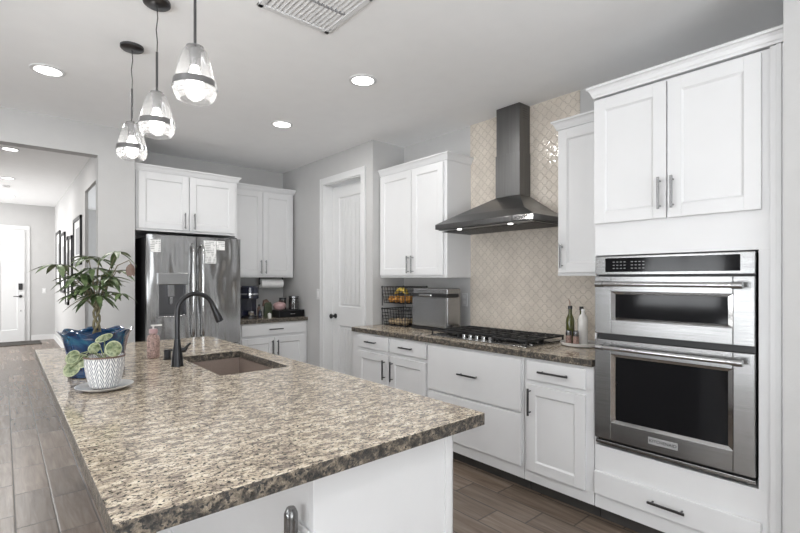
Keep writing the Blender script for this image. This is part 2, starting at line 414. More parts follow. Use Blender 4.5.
window('window_2', 'x', -1.25, 1.25, 0, 2.3, -4.57, 1)
window('window_3', 'y', -2.4, 1.2, .5, 2.3, -3.57, 2)
window('window_4', 'x', 10.2, 12.4, .5, 2.6, -2.55, 1)
# baseboards
struct(box('baseboard_hall_end', 'trim', .47, .89, 13.03, 13.05, 0, .11))
m = MB(); m.box(.87, .89, YO+.13, 6.1, 0, .11); m.box(.87, .89, 7.95, 13.03, 0, .11); struct(m.build('baseboard_hall_right', 'trim'))
struct(box('baseboard_pier', 'trim', .62, .93, YO-.015, YO, 0, .11))
struct(box('baseboard_right', 'trim', 2.43, 2.45, -3.5, .400, 0, .11))

# pantry door: casing, jambs, panelled slab, lever
m = MB(); cs = .075; t = .018
m.box(XP-t, XP, y0-cs, y0, 0, zt); m.box(XP-t, XP, y1, y1+cs, 0, zt); m.box(XP-t, XP, y0-cs, y1+cs, zt, zt+cs)
m.box(XP-t-.006, XP-t, y0-cs, y0-cs+.015, 0, zt+cs-.001); m.box(XP-t-.006, XP-t, y1+cs-.015, y1+cs, 0, zt+cs-.001)
m.box(XP-.005, XP+.14, y0+.0005, y0+.012, 0, zt-.012); m.box(XP-.005, XP+.14, y1-.012, y1-.0005, 0, zt-.012); m.box(XP-.005, XP+.14, y0+.0005, y1-.0005, zt-.012, zt-.0005)
struct(m.build('trim_1', 'trim', bevel=.003))
def panel_door(name, W, H, panels, T=.04, mat='trim', depth=.012, grooves=False):
    """slab in local x (0..W), front face at y=0 looking -y; panels (x0,x1,z0,z1)"""
    m = MB(); xs = sorted({0, W, *[p[0] for p in panels], *[p[1] for p in panels]})
    zs = sorted({0, H, *[p[2] for p in panels], *[p[3] for p in panels]})
    for i in range(len(xs)-1):
        for j in range(len(zs)-1):
            cx, cz = (xs[i]+xs[i+1])/2, (zs[j]+zs[j+1])/2
            inp = any(p[0] < cx < p[1] and p[2] < cz < p[3] for p in panels)
            if not inp: m.box(xs[i], xs[i+1], 0, T, zs[j], zs[j+1])
    for (a, b, c, d) in panels:
        m.box(a, b, depth, T-.002, c, d)
        e = .03
        q = .012                                              # sloped moulding around the panel
        v = lambda x, y, z: m.bm.verts.new((x, y, z))
        O = [v(a, .002, c), v(b, .002, c), v(b, .002, d), v(a, .002, d)]; I = [v(a+q, depth-.0005, c+q), v(b-q, depth-.0005, c+q), v(b-q, depth-.0005, d-q), v(a+q, depth-.0005, d-q)]
        for k in range(4): m._f([O[k], O[(k+1) % 4], I[(k+1) % 4], I[k]])
        if grooves:
            n = 5
            for k in range(n):
                xa = a+e+(b-a-2*e)*k/n; m.box(xa+.003, xa+(b-a-2*e)/n-.003, depth-.008, depth+.002, c+e, d-e)
        else: pass
    return m.build(name, mat)
d = panel_door('door_1', y1-y0-.03, zt-.03, [(.13, y1-y0-.16, 1.05, zt-.16), (.13, y1-y0-.16, .22, .84)], grooves=True)
d.location = (XP+.095, y1-.015, .008); d.rotation_euler = (0, 0, -PI/2); struct(d)
m = MB(); m.lathe([(.027, 0), (.027, .008), (.012, .01), (.012, .045), (.02, .046), (.027, .055), (.027, .068), (.015, .075)], n=20)
m.build('door_knob', 'black', d, smooth=40, loc=(.065, 0, .94), rot=(PI/2, 0, 0))

# front door at the end of the hall
FX0, FX1, FH = -.56, .36, 2.44
m = MB(); m.box(FX0-.09, FX0, 13.03, 13.05, 0, FH); m.box(FX1, FX1+.09, 13.03, 13.05, 0, FH); m.box(FX0-.09, FX1+.09, 13.03, 13.05, FH, FH+.09)
struct(m.build('trim_2', 'trim', bevel=.004))
Wd = FX1-FX0
d = panel_door('door_2', Wd, FH-.01, [(.12, Wd/2-.05, .25, 1.75), (Wd/2+.05, Wd-.12, .25, 1.75), (.12, Wd/2-.05, 1.88, 2.3), (Wd/2+.05, Wd-.12, 1.88, 2.3)])
d.location = (FX0, 13.0, .005); struct(d)
MB().box(-.035, .035, -.025, 0, -.07, .07).build('keypad_lock', 'black', d, bevel=.006, loc=(Wd-.07, 0, 1.19))
m = MB(); m.lathe([(.03, 0), (.03, .01), (.012, .012), (.012, .05)], n=16)
lv = m.build('door_lever', 'black', d, smooth=40, loc=(Wd-.07, 0, .98), rot=(PI/2, 0, 0))
m = MB(); m.tube([(0, 0, .045), (-.06, 0, .05), (-.12, 0, .047)], .009); m.build('lever_arm', 'black', lv, smooth=60)
MB().lathe([(.011, 0), (.011, .006)], n=12).build('door_viewer', 'nickel', d, loc=(Wd-.07, 0, .66), rot=(PI/2, 0, 0))
tag(MB().box(-.5, .62, 12.2, 12.85, 0, .015).build('door_mat', 'mat', bevel=.004), 'dark mat on the floor in front of the white entry door', 'door mat')

# ------------------------------------------------------------------ cabinetry (local frame: x = width, front looks -y, origin at wall)
def pull(parent, cx, cz, length, vertical, y, mat, r=.0055):
    """bar pull on two posts, centred at (cx, cz), standing off the face at y"""
    m = MB(); h = length/2; s = y-.032
    if vertical:
        m.box(cx-.006, cx+.006, s-.005, s+.005, cz-h, cz+h)
        for k in (-1, 1): m.tube([(cx, y, cz+k*h*.78), (cx, s, cz+k*h*.78)], r*.9)
    else:
        m.box(cx-h, cx+h, s-.005, s+.005, cz-.006, cz+.006)
        for k in (-1, 1): m.tube([(cx+k*h*.78, y, cz), (cx+k*h*.78, s, cz)], r*.9)
    return m.build('handle', mat, parent, bevel=.002)
def shaker(name, parent, x0, x1, z0, z1, yf, flat=False, st=.062):
    """door or drawer front whose face is at y = yf (cabinet face is yf+.02)"""
    m = MB()
    if flat:
        m.box(x0, x1, yf, yf+.02, z0, z1)
        return m.build(name, 'white', parent, bevel=.004)
    m.box(x0, x0+st, yf, yf+.02, z0, z1); m.box(x1-st, x1, yf, yf+.02, z0, z1)
    m.box(x0+st, x1-st, yf, yf+.02, z0, z0+st); m.box(x0+st, x1-st, yf, yf+.02, z1-st, z1)
    m.box(x0+st, x1-st, yf+.009, yf+.018, z0+st, z1-st)
    v = lambda x, y, z: m.bm.verts.new((x, y, z)); a, b, c, d_ = x0+st, x1-st, z0+st, z1-st; q = .009
    O = [v(a, yf+.001, c), v(b, yf+.001, c), v(b, yf+.001, d_), v(a, yf+.001, d_)]; I = [v(a+q, yf+.0085, c+q), v(b-q, yf+.0085, c+q), v(b-q, yf+.0085, d_-q), v(a+q, yf+.0085, d_-q)]
    for k in range(4): m._f([O[k], O[(k+1) % 4], I[(k+1) % 4], I[k]])
    return m.build(name, 'white', parent, bevel=.0015)
def crown(parent, x0, x1, yf, z, left=True, right=True, yl=None, yr=None, h=.06, out=.036):
    """crown moulding: profile swept round the front (and sides back to yl / yr)"""
    prof = [(0, 0), (.008, 0), (.011, .010), (.015, .016), (.021, .033), (.029, .045), (out, .048), (out, h), (0, h)]
    m = MB()
    yl = 0 if yl is None else yl; yr = 0 if yr is None else yr
    path = []
    if left: path.append((x0, yl, (-1, 0)))
    path.append((x0, yf, (-1 if left else 0, -1)))
    path.append((x1, yf, (1 if right else 0, -1)))
    if right: path.append((x1, yr, (1, 0)))
    rings = [[m.bm.verts.new((x+d_[0]*p[0], y+d_[1]*p[0], z+p[1])) for p in prof] for x, y, d_ in path]
    n = len(prof)
    for A, B in zip(rings, rings[1:]):
        for i in range(n): m._f([A[i], A[(i+1) % n], B[(i+1) % n], B[i]])
    m._f(rings[0]); m._f(rings[-1][::-1])
    m.box(x0, x1, yf, -.002, z+.0, z+h-.002)
    return m.build('crown_moulding', 'white', parent, bevel=0)
RZ = -PI/2
G = .003
# --- range wall base cabinets. local x = 3.65 - Y ; depth face at 2.53
def at_range(Y): return (XW-.002, Y, 0)
DF = .64; YD = -(DF+.02)                       # body depth, door face plane
def base_unit(label, Ya, Yb, group=None, depth=DF, loc=None, rz=RZ):
    W_ = Ya-Yb
    t = thing('base_cabinet', label, 'cabinet', loc or at_range(Ya), rz, group)
    box('body', 'white', 0, W_, -depth, 0, .088, .872, t, bevel=.001)
    box('toe_kick', 'toe_shade', 0, W_, -depth+.07, -.02, 0, .088, t)
    return t, W_
t, W_ = base_unit('white base cabinet with two drawers over two doors, below the toaster oven', 3.595, 2.585)
def lx(Y): return 3.595-Y
for ya, yb in ((3.505, 3.065), (3.03, 2.595)):
    dr = shaker('drawer', t, lx(ya), lx(yb), .738, .857, YD, True); pull(dr, (lx(ya)+lx(yb))/2, .80, .15, False, YD, 'hardware')
d1 = shaker('door', t, lx(3.505), lx(3.065), .165, .705, YD); pull(d1, lx(3.10), .58, .17, True, YD, 'hardware')
d2 = shaker('door', t, lx(3.03), lx(2.595), .165, .705, YD); pull(d2, lx(2.995), .58, .17, True, YD, 'hardware')
t, W_ = base_unit('wide white base cabinet of two deep drawers below the gas cooktop', 2.58, 1.705)
lx = lambda Y: 2.58-Y
dr = shaker('drawer', t, lx(2.568), lx(1.72), .515, .853, YD, True); pull(dr, lx(2.15), .682, .18, False, YD, 'hardware')
dr = shaker('drawer', t, lx(2.568), lx(1.72), .168, .502, YD, True); pull(dr, lx(2.15), .345, .18, False, YD, 'hardware')
t, W_ = base_unit('narrow white base cabinet with one drawer over one door beside the oven tower', 1.70, 1.245)
lx = lambda Y: 1.70-Y
dr = shaker('drawer', t, lx(1.675), lx(1.29), .735, .855, YD, True); pull(dr, lx(1.48), .797, .20, False, YD, 'hardware')
dd = shaker('door', t, lx(1.675), lx(1.29), .162, .705, YD); pull(dd, lx(1.645), .60, .17, True, YD, 'hardware')

# --- oven tower
OT0, OT1 = 1.24, .403
t = thing('tall_oven_cabinet', 'tall white cabinet tower holding the built-in double oven', 'cabinet', at_range(OT0), RZ)
lx = lambda Y: OT0-Y
m = MB(); W_ = OT0-OT1
m.box(0, W_, -DF, 0, .088, .30+.14); m.box(0, W_, -DF, 0, 1.50, 2.375)
m.box(0, lx(1.232), -DF, 0, .44, 1.50); m.box(lx(.498), W_, -DF, 0, .44, 1.50); m.box(0, W_, -.05, 0, .44, 1.5)
m.box(W_-.052, W_-.002, -DF-.018, -DF, .088, 2.375); m.box(W_-.03, W_-.012, -DF-.026, -DF-.018, .088, 2.375)
m.build('body', 'white', t, bevel=.001)
box('toe_kick', 'toe_shade', 0, W_, -DF+.07, -.02, 0, .088, t)
da = shaker('door', t, lx(1.236), lx(.866), 1.677, 2.363, YD); pull(da, lx(.893), 1.80, .16, True, YD, 'nickel')
db = shaker('door', t, lx(.860), lx(.486), 1.677, 2.363, YD); pull(db, lx(.833), 1.80, .16, True, YD, 'nickel')
dr = shaker('drawer', t, lx(1.236), lx(.486), .168, .297, YD, True); pull(dr, lx(.86), .235, .17, False, YD, 'hardware')
crown(t, 0, W_, -DF, 2.385, left=True, right=False, yl=-.375)

# --- upper cabinets, range wall
UD = .31
def upper(label, loc, rz, W_, depth, z0, z1, doors, hz, crown_lr=(True, True), hm='nickel', hl=.16):
    t = thing('wall_cabinet', label, 'cabinet', loc, rz)
    m = MB(); m.box(0, W_, -depth, 0, z0, z1); m.box(-.0, W_, -depth-.004, -depth, z0, z0+.012); m.build('body', 'white', t, bevel=.001)
    for (a, b, hx) in doors:
        dd = shaker('door', t, a, b, z0+.022, z1-.012, -depth-.02); pull(dd, hx, hz, hl, True, -depth-.02, hm)
    crown(t, 0, W_, -depth, z1, *crown_lr)
    return t
W_ = 3.595-2.69; q = 3.595-3.125
upper('white two-door wall cabinet above the toaster oven, left of the range hood', (XW-.002, 3.595, 0), RZ, W_, UD, 1.38, 2.385,
      [(.012, q-.003, q-.03), (q+.003, W_-.035, q+.03)], 1.50, (True, True))
W_ = 1.655-1.245
upper('narrow white single-door wall cabinet between the range hood and the oven tower', (XW-.009, 1.655, 0), RZ, W_, UD, 1.39, 2.375,
      [(.012, W_-.012, .045)], 1.52, (True, False))
# --- fridge wall
t = upper('white two-door cabinet mounted above the refrigerator', (.945, YF-.002, 0), 0, .967, .615, 1.83, 2.40,
      [(.02, .474-.004, .474-.045), (.474+.004, .935, .474+.045)], 1.945, (True, True))
box('side_panel', 'white', .948, .966, -.61, 0, 0, 1.83, t)
upper('white two-door wall cabinet above the coffee maker, right of the refrigerator', (1.915, YF-.002, 0), 0, .825, UD, 1.385, 2.41,
      [(.03, .420-.003, .420-.03), (.420+.003, .80, .420+.03)], 1.51, (False, True))
t, _ = base_unit('small white base cabinet with one drawer over two doors, right of the refrigerator', 2.755, 1.915, loc=(1.915, YF-.002, 0), rz=0, depth=.62)
yd = -.64
dr = shaker('drawer', t, .04, .80, .735, .857, yd, True); pull(dr, .43, .80, .17, False, yd, 'hardware')
dd = shaker('door', t, .04, .417, .165, .705, yd); pull(dd, .388, .59, .17, True, yd, 'hardware')
dd = shaker('door', t, .423, .80, .165, .705, yd); pull(dd, .452, .59, .17, True, yd, 'hardware')
# --- countertops
def slab(name, x0, x1, y0, y1, z0, z1, hole=None):
    m = MB()
    if hole:
        a, b, c, d_ = hole; X_ = [x0, a, b, x1]; Y_ = [y0, c, d_, y1]
        vt = {(i, j, k): m.bm.verts.new((X_[i], Y_[j], (z0, z1)[k])) for i in range(4) for j in range(4) for k in range(2)}
        for i in range(3):
            for j in range(3):
                if i == 1 and j == 1: continue
                for k in range(2): m._f([vt[i, j, k], vt[i+1, j, k], vt[i+1, j+1, k], vt[i, j+1, k]])
        m.mi = 1
        for i in range(3):
            for j in (0, 3): m._f([vt[i, j, 0], vt[i+1, j, 0], vt[i+1, j, 1], vt[i, j, 1]]); m._f([vt[j, i, 0], vt[j, i+1, 0], vt[j, i+1, 1], vt[j, i, 1]])
        for j in (1, 2): m._f([vt[1, j, 0], vt[2, j, 0], vt[2, j, 1], vt[1, j, 1]]); m._f([vt[j, 1, 0], vt[j, 2, 0], vt[j, 2, 1], vt[j, 1, 1]])
    else:
        m.box(x0, x1, y0, y1, z0, z1)
        for f in m.bm.faces: f.material_index = 0 if abs(f.calc_center_median().z-(z0+z1)/2) > .001 else 1
    return m.build(name, None, mats=['granite', 'granite_edge'], bevel=.003)
tag(slab('countertop', 2.50, XW-.009, 1.245, 3.595, .8725, .914), 'speckled granite countertop along the range wall under the gas cooktop', 'countertop')
tag(slab('countertop', 1.915, XP-.002, 4.87, YF-.002, .8725, .914), 'small granite countertop in the corner right of the refrigerator', 'countertop')
# --- island
IX0, IX1, IY0, IY1 = .155, 1.244, .995, 3.75
SX0, SX1, SY0, SY1 = .778, 1.132, 2.19, 2.87
tag(slab('island_countertop', IX0, IX1, IY0, IY1, .8725, .914, (SX0, SX1, SY0, SY1)), 'large speckled granite island top with a sink cut into it', 'countertop')
t = thing('kitchen_island', 'white kitchen island base under the large granite top', 'island', (.925, 2.385, 0))
m = MB(); ox, oy = -.925, -2.385
m.box(.64+ox, 1.185+ox, 1.10+oy, 1.13+oy, 0, .872); m.box(.64+ox, .67+ox, 1.13+oy, 3.65+oy, 0, .872); m.box(.64+ox, 1.185+ox, 3.65+oy, 3.68+oy, 0, .872)
m.box(1.165+ox, 1.185+ox, 1.13+oy, 3.65+oy, .09, .872); m.box(.67+ox, 1.165+ox, 1.13+oy, 3.65+oy, .09, .11)
m.build('body', 'white', t, bevel=.002)
m = MB(); m.box(1.155+ox, 1.190+ox, 1.094+oy, 1.10+oy, 0, .872); m.box(1.185+ox, 1.192+ox, 1.094+oy, 1.14+oy, 0, .872)
m.build('corner_trim', 'white', t, bevel=.0015)
m = MB(); m.box(.625+ox, .64+ox, 1.10+oy, 3.68+oy, 0, .11); m.build('base_trim', 'white', t, bevel=.002)
yy = 1.2
k = 0
for a, b in ((1.14, 1.75), (1.77, 2.38), (2.40, 3.01), (3.03, 3.64)):
    dd = shaker('door', t, 0, b-a-.01, .12, .86, -.02)
    dd.location = (1.185+ox, a+oy, 0); dd.rotation_euler = (0, 0, PI/2)
    pull(dd, .06, .7, .17, True, -.02, 'hardware')
# outlet on the island back with a plug-in
t = thing('wall_outlet', 'white outlet plate under the island overhang', 'outlet', (.639, 1.155, .62), -PI/2)
MB().box(-.04, .04, -.008, 0, -.06, .06).build('plate', 'trim', t, bevel=.003)
for z in (-.028, .028): MB().box(-.016, .016, -.011, -.008, z-.014, z+.014).build('socket', 'clear', t, bevel=.002)
t = thing('plug_in_freshener', 'white plug-in bottle plugged into the outlet under the island top', 'air freshener', (.628, 1.155, .62), -PI/2)
MB().box(-.022, .022, -.05, 0, -.03, .03).build('body', 'clear', t, bevel=.006)
m = MB(); m.lathe([(.017, .03), (.019, .05), (.019, .105), (.012, .12)], (0, -.027, 0), 16); m.build('bottle', 'dark_glass', t, smooth=40)
m = MB(); m.lathe([(.004, .03), (.004, .105)], (0, -.027, 0), 8); m.build('wick', 'clear', t)

# --- undermount sink
t = thing('kitchen_sink', 'brown composite sink set into the island top', 'sink', ((SX0+SX1)/2, (SY0+SY1)/2, .69))
hx, hy = (SX1-SX0)/2+.003, (SY1-SY0)/2+.004; zb, ztp = 0, .181; wth = .012
m = MB()
m.box(-hx-wth, hx+wth, -hy-wth, hy+wth, zb-wth, zb)
m.box(-hx-wth, -hx, -hy-wth, hy+wth, zb, ztp); m.box(hx, hx+wth, -hy-wth, hy+wth, zb, ztp)
m.box(-hx, hx, -hy-wth, -hy, zb, ztp); m.box(-hx, hx, hy, hy+wth, zb, ztp)
m.build('basin', 'sink', t)
MB().lathe([(.055, 0), (.055, .003), (.04, .001), (.01, .001)], n=24).build('drain', 'nickel', t, smooth=40)

# --- faucet
t = thing('kitchen_faucet', 'tall matte black gooseneck faucet beside the sink', 'faucet', (.69, 2.58, .914))
m = MB(); m.lathe([(.031, 0), (.031, .004), (.029, .01), (.027, .05), (.022, .085), (.017, .115), (.0155, .14)], n=24); m.build('body', 'faucet', t, smooth=50)
R_ = .092; pts = [(0, 0, .13), (0, 0, .18), (0, 0, .24)]
for k in range(0, 15):
    a = PI*(1-k/14*.90); pts.append((R_+R_*math.cos(a), 0, .285+R_*math.sin(a)))
m = MB(); m.tube(pts, .0125, 14); m.build('spout', 'faucet', t, smooth=60)
e = Vector(pts[-1]); dirv = (Vector(pts[-1])-Vector(pts[-2])).normalized()
m = MB(); m.tube([e-dirv*.005, e+dirv*.03, e+dirv*.075, e+dirv*.10, e+dirv*.102], [.0135, .0155, .021, .021, .012], 16); m.build('spray_head', 'faucet', t, smooth=40)
m = MB(); m.tube([(.015, 0, .08), (.04, -.012, .085)], .013, 12); m.tube([(.035, -.012, .085), (.045, -.02, .105), (.058, -.03, .118)], [.011, .006, .006], 10); m.build('lever', 'faucet', t, smooth=50)
# soap bottle with pump
t = thing('soap_bottle', 'clear hand soap bottle with pink printed label on the island', 'soap bottle', (.655, 2.93, .914))
MB().lathe([(.028, 0), (.033, .005), (.033, .115), (.028, .13), (.016, .137), (.016, .142)], n=24).build('bottle', 'label', t, smooth=40)
MB().lathe([(.0225, .142), (.0225, .165), (.02, .168)], n=20).build('cap', 'pink', t, smooth=40)
m = MB(); m.lathe([(.005, .168), (.005, .185)], n=10); m.box(-.012, .045, -.010, .010, .183, .192); m.build('pump', 'ceramic', t, bevel=.002)
t = thing('soap_dispenser', 'short black built-in dispenser on the island behind the faucet', 'soap dispenser', (.705, 2.83, .914))
MB().lathe([(.022, 0), (.022, .006), (.018, .008), (.018, .05), (.014, .056)], n=20).build('body', 'faucet', t, smooth=40)
m = MB(); m.tube([(0, 0, .045), (.02, 0, .05), (.042, 0, .042)], .006, 8); m.build('spout', 'faucet', t, smooth=60)

# ------------------------------------------------------------------ cooktop
CT = thing('gas_cooktop', 'black five-burner gas cooktop set in the range wall countertop', 'cooktop', (2.85, 2.19, .914))
box('base_plate', 'steel', -.255, .255, -.455, .455, 0, .008, CT, bevel=.002)
box('burner_tray', 'gloss_black', -.16, .245, -.445, .445, .008, .012, CT, bevel=.002)
for bx_, by_, r in ((-.06, .30, .04), (.14, .30, .045), (.05, 0, .058), (-.06, -.30, .045), (.14, -.30, .035)):
    MB().lathe([(r, .012), (r, .022), (r*.85, .024), (r*.8, .032), (r*.2, .033)], (bx_, by_, 0), 20).build('burner', 'iron', CT, smooth=40)
for gy0, gy1 in ((-.445, -.155), (-.145, .145), (.155, .445)):
    m = MB(); z0, z1 = .036, .048; xg0, xg1 = -.215 if gy0 > .1 or gy1 < -.1 else -.15, .235
    xg0 = -.155 if gy0 == -.145 else -.235
    for yy in (gy0+.005, gy1-.005): m.box(xg0, xg1, yy-.006, yy+.006, z0, z1)
    for xx in (xg0+.006, xg1-.006, (xg0+xg1)/2): m.box(xx-.006, xx+.006, gy0, gy1, z0, z1)
    for kk in range(1, 4):
        yy = gy0+(gy1-gy0)*kk/4
        m.box(xg0, xg1, yy-.004, yy+.004, z0+.001, z1+.001)
    for kk in (0.25, .75):
        xx = xg0+(xg1-xg0)*kk; m.box(xx-.004, xx+.004, gy0, gy1, z0+.001, z1+.001)
    for xx in (xg0+.006, xg1-.006):
        for yy in (gy0+.006, gy1-.006): m.box(xx-.006, xx+.006, yy-.006, yy+.006, .009, z0)
    m.build('grate', 'iron', CT, bevel=.002)
for k in range(5):
    MB().lathe([(.021, .008), (.021, .012), (.017, .014), (.0165, .034), (.013, .037)], (-.205, .125-.0625*k, 0), 18).build('knob', 'chrome', CT, smooth=40)

# ------------------------------------------------------------------ range hood
t = thing('range_hood', 'dark steel pyramid range hood mounted over the gas cooktop', 'range hood', (XW-.009, 2.19, 1.758))
hx = -.489
m = MB(); v = m.bm.verts.new
w2 = .46
ring = lambda x0, ya, yb, z: [v((x0, ya, z)), v((0, ya, z)), v((0, yb, z)), v((x0, yb, z))]
A = ring(hx, -w2, w2, .052); B = ring(-.145, -.115, .115, .262)
mid = ring(hx+.085, -w2+.13, w2-.13, .115)
for R0, R1 in ((A, mid), (mid, B)):
    for k in range(4): m._f([R0[k], R0[(k+1) % 4], R1[(k+1) % 4], R1[k]])
m._f(A[::-1]); m._f(B)
m.build('canopy', 'hood_steel', t)
m = MB(); m.box(hx, 0, -w2, w2, .012, .052); m.build('front_band', 'hood_steel', t, bevel=.002)
m = MB(); m.box(hx+.02, -.02, -w2+.02, w2-.02, 0.004, .012)
for k in range(40):
    yy = -w2+.05+k*.0225; m.box(hx+.10, -.04, yy, yy+.010, -.001, .004)
m.build('filter', 'hood_steel', t)
for yy in (-.24, .24): MB().lathe([(.018, -.002), (.018, .004)], (hx+.05, yy, 0), 20).build('light', 'led', t)
MB().box(hx-.003, hx, -w2+.002, -w2+.17, .015, .049).build('control_strip', 'chrome', t)
for k in range(5): MB().box(hx-.005, hx-.003, -w2+.07+k*.017, -w2+.078+k*.017, .028, .036).build('button', 'black', t)
m = MB(); m.box(-.145, 0, -.115, .115, .262, .60); m.build('lower_chimney', 'hood_steel', t, bevel=.002)
m = MB(); m.box(-.140, 0, -.110, .110, .60, .979); m.build('upper_chimney', 'hood_steel', t, bevel=.002)
for yy in (-.14+.059,):
    m = MB()
    for k in range(5): m.box(-.10, -.03, -.1105, -.1100, .87+k*.018, .872+k*.018)
    m.build('vent_slots', 'black', t)
# ------------------------------------------------------------------ built-in oven + microwave
t = thing('double_wall_oven', 'stainless built-in microwave and oven stacked in the tall white cabinet', 'oven', (2.53, .866, .46), RZ)
hw = .361                                   # local x = .855 - Y
def G_(z): return z-.46
m = MB(); m.box(-hw+.004, hw-.004, .004, .56, .01, 1.03); m.build('chassis', 'black', t)
m = MB(); m.box(-hw, hw, -.022, .0, 0, .018); m.build('bottom_trim', 'steel', t, bevel=.003)
box('control_panel', 'steel', -hw, hw, -.026, 0, G_(1.392), G_(1.493), t, bevel=.003)
m = MB(); m.box(-.304, .307, -.028, -.026, G_(1.407), G_(1.482)); dp = m.build('display', 'gloss_black', t, bevel=.001)
for gx in range(9):
    if gx == 4: continue
    for gz in range(3): MB().box(-.262+gx*.019, -.252+gx*.019, -.0285, -.028, G_(1.425)+gz*.017, G_(1.428)+gz*.017).build('button', 'button', dp)
def oven_door(name, za, zb, ga, gb, gx0, gx1, hz):
    m = MB(); y = -.030
    m.box(-hw, gx0, y, -.002, za, zb); m.box(gx1, hw, y, -.002, za, zb); m.box(gx0, gx1, y, -.002, za, ga); m.box(gx0, gx1, y, -.002, gb, zb)
    d_ = m.build(name, 'steel', t, bevel=.003)
    m = MB(); m.box(gx0, gx1, -.020, -.004, ga, gb); m.build('glass', 'gloss_black', d_)
    m = MB(); e = .014
    V = lambda x, yy, z: m.bm.verts.new((x, yy, z))
    O = [V(gx0, y, ga), V(gx1, y, ga), V(gx1, y, gb), V(gx0, y, gb)]; I = [V(gx0+e*1.6, -.019, ga+e), V(gx1-e*1.6, -.019, ga+e), V(gx1-e*1.6, -.019, gb-e), V(gx0+e*1.6, -.019, gb-e)]
    for k in range(4): m._f([O[k], O[(k+1) % 4], I[(k+1) % 4], I[k]])
    m.build('bezel', 'chrome', d_)
    hd = MB(); hd.tube([(-hw+.035, -.085, hz), (hw-.035, -.085, hz)], .0125, 16)
    h_ = hd.build('handle', 'chrome', d_, smooth=40)
    for s in (-1, 1):
        q = MB(); q.tube([(s*(hw-.06), -.03, hz), (s*(hw-.06), -.085, hz)], [.012, .010], 12); q.tube([(s*(hw-.032), -.085, hz), (s*(hw-.072), -.085, hz)], .0165, 16)
        q.build('handle_bracket', 'steel', h_, smooth=40)
    return d_
oven_door('microwave_door', G_(1.070), G_(1.383), G_(1.148), G_(1.300), -.272, .280, G_(1.342))
od = oven_door('oven_door', G_(.492), G_(1.038), G_(.592), G_(.960), -.272, .280, G_(1.000))
m = MB(); m.box(-.080, .056, -.034, -.030, G_(.528), G_(.563)); bd = m.build('badge', 'badge', od, bevel=.001)
cu = bpy.data.curves.new('badge_lettering', 'FONT'); cu.body = 'KITCHENAID'; cu.size = .0215; cu.align_x = 'CENTER'; cu.align_y = 'CENTER'; cu.extrude = .0004
tmp = bpy.data.objects.new('tmp', cu); C.objects.link(tmp); bpy.context.view_layer.update()
me = bpy.data.meshes.new_from_object(tmp.evaluated_get(bpy.context.evaluated_depsgraph_get())); bpy.data.objects.remove(tmp)
o = bpy.data.objects.new('badge_lettering', me); C.objects.link(o); me.materials.clear(); me.materials.append(MAT['black'])
o.parent = bd; o.location = (-.0115, -.0345, G_(.5455)); o.rotation_euler = (PI/2, 0, 0)

# ------------------------------------------------------------------ refrigerator
FR = thing('refrigerator', 'stainless french door refrigerator with water dispenser in the back alcove', 'refrigerator', (.985, 4.64, 0))
FW, FHt = .862, 1.775
box('body', 'black', .012, FW-.012, .07, .80, .02, FHt-.01, FR, bevel=.004)
def fdoor(name, x0, x1, z0, z1, cut=None):
    m = MB(); 
    # gently bowed front: polygon in xy
    def front(x): q = (x-FW/2)/(FW/2); return .006*q*q
    def seg(a, b, za, zb):
        n = 6; P = [(a+(b-a)*k/n, front(a+(b-a)*k/n)) for k in range(n+1)]
        m.prism(P+[(b, .068), (a, .068)], 'z', za, zb)
    if cut:
        cx0, cx1, cz0, cz1 = cut
        seg(x0, cx0, z0, z1); seg(cx1, x1, z0, z1); seg(cx0, cx1, z0, cz0); seg(cx0, cx1, cz1, z1)
    else: seg(x0, x1, z0, z1)
    return m.build(name, 'fridge_steel', FR, smooth=20)
cz0, cz1 = 1.02, 1.42
dl = fdoor('door', 0, FW/2-.003, .72, FHt, (.10, .335, cz0, cz1))
m = MB(); m.box(.10, .335, .05, .066, cz0, cz1); m.box(.10, .105, .012, .05, cz0, cz1); m.box(.33, .335, .012, .05, cz0, cz1); m.box(.10, .335, .012, .05, cz0, cz0+.012)
dz = m.build('dispenser_recess', 'hardware', dl)
m = MB(); m.box(.085, .350, -.022, .05, 1.315, cz1+.005); m.build('dispenser_hood', 'steel', dl, bevel=.004)
m = MB(); m.box(.175, .235, .006, .05, 1.20, 1.315); m.box(.19, .22, .0, .04, 1.13, 1.20); m.build('dispenser_paddle', 'nickel', dl, bevel=.004)
m = MB(); m.box(.085, .350, -.016, .05, cz0-.012, cz0+.004); m.build('drip_tray', 'steel', dl, bevel=.002)
drr = fdoor('door', FW/2+.003, FW, .72, FHt)
dw = fdoor('freezer_drawer', 0, FW, .06, .712)
for par, x in ((dl, FW/2-.045), (drr, FW/2+.045)):
    m = MB(); m.tube([(x, 0, .80), (x, -.05, .83), (x, -.06, .90), (x, -.06, 1.60), (x, -.05, 1.67), (x, 0, 1.70)], .013, 12); m.build('handle', 'chrome', par, smooth=60)
m = MB(); m.tube([(.08, .01, .64), (.10, -.05, .64), (FW-.10, -.05, .64), (FW-.08, .01, .64)], .013, 12); m.build('handle', 'chrome', dw, smooth=60)
for x in (.06, FW-.06): MB().box(x-.03, x+.03, .02, .08, FHt, FHt+.012).build('hinge_cover', 'black', FR, bevel=.003)
def note(lbl, x0, x1, z0, z1, yy, dark=False):
    o = MB().box(.985+x0, .985+x1, yy-.002, yy, z0, z1).build('paper_note', 'note')
    return tag(o, lbl, 'paper note')
note('small square printed card stuck at the top left of the refrigerator', .028, .115, 1.615, 1.735, 4.6435)
note('tall printed sheet stuck on the right refrigerator door beside the handle', .495, .615, 1.52, 1.745, 4.6395)
note('small printed sheet at the top of the right refrigerator door, right of the tall sheet', .62, .70, 1.655, 1.745, 4.641)

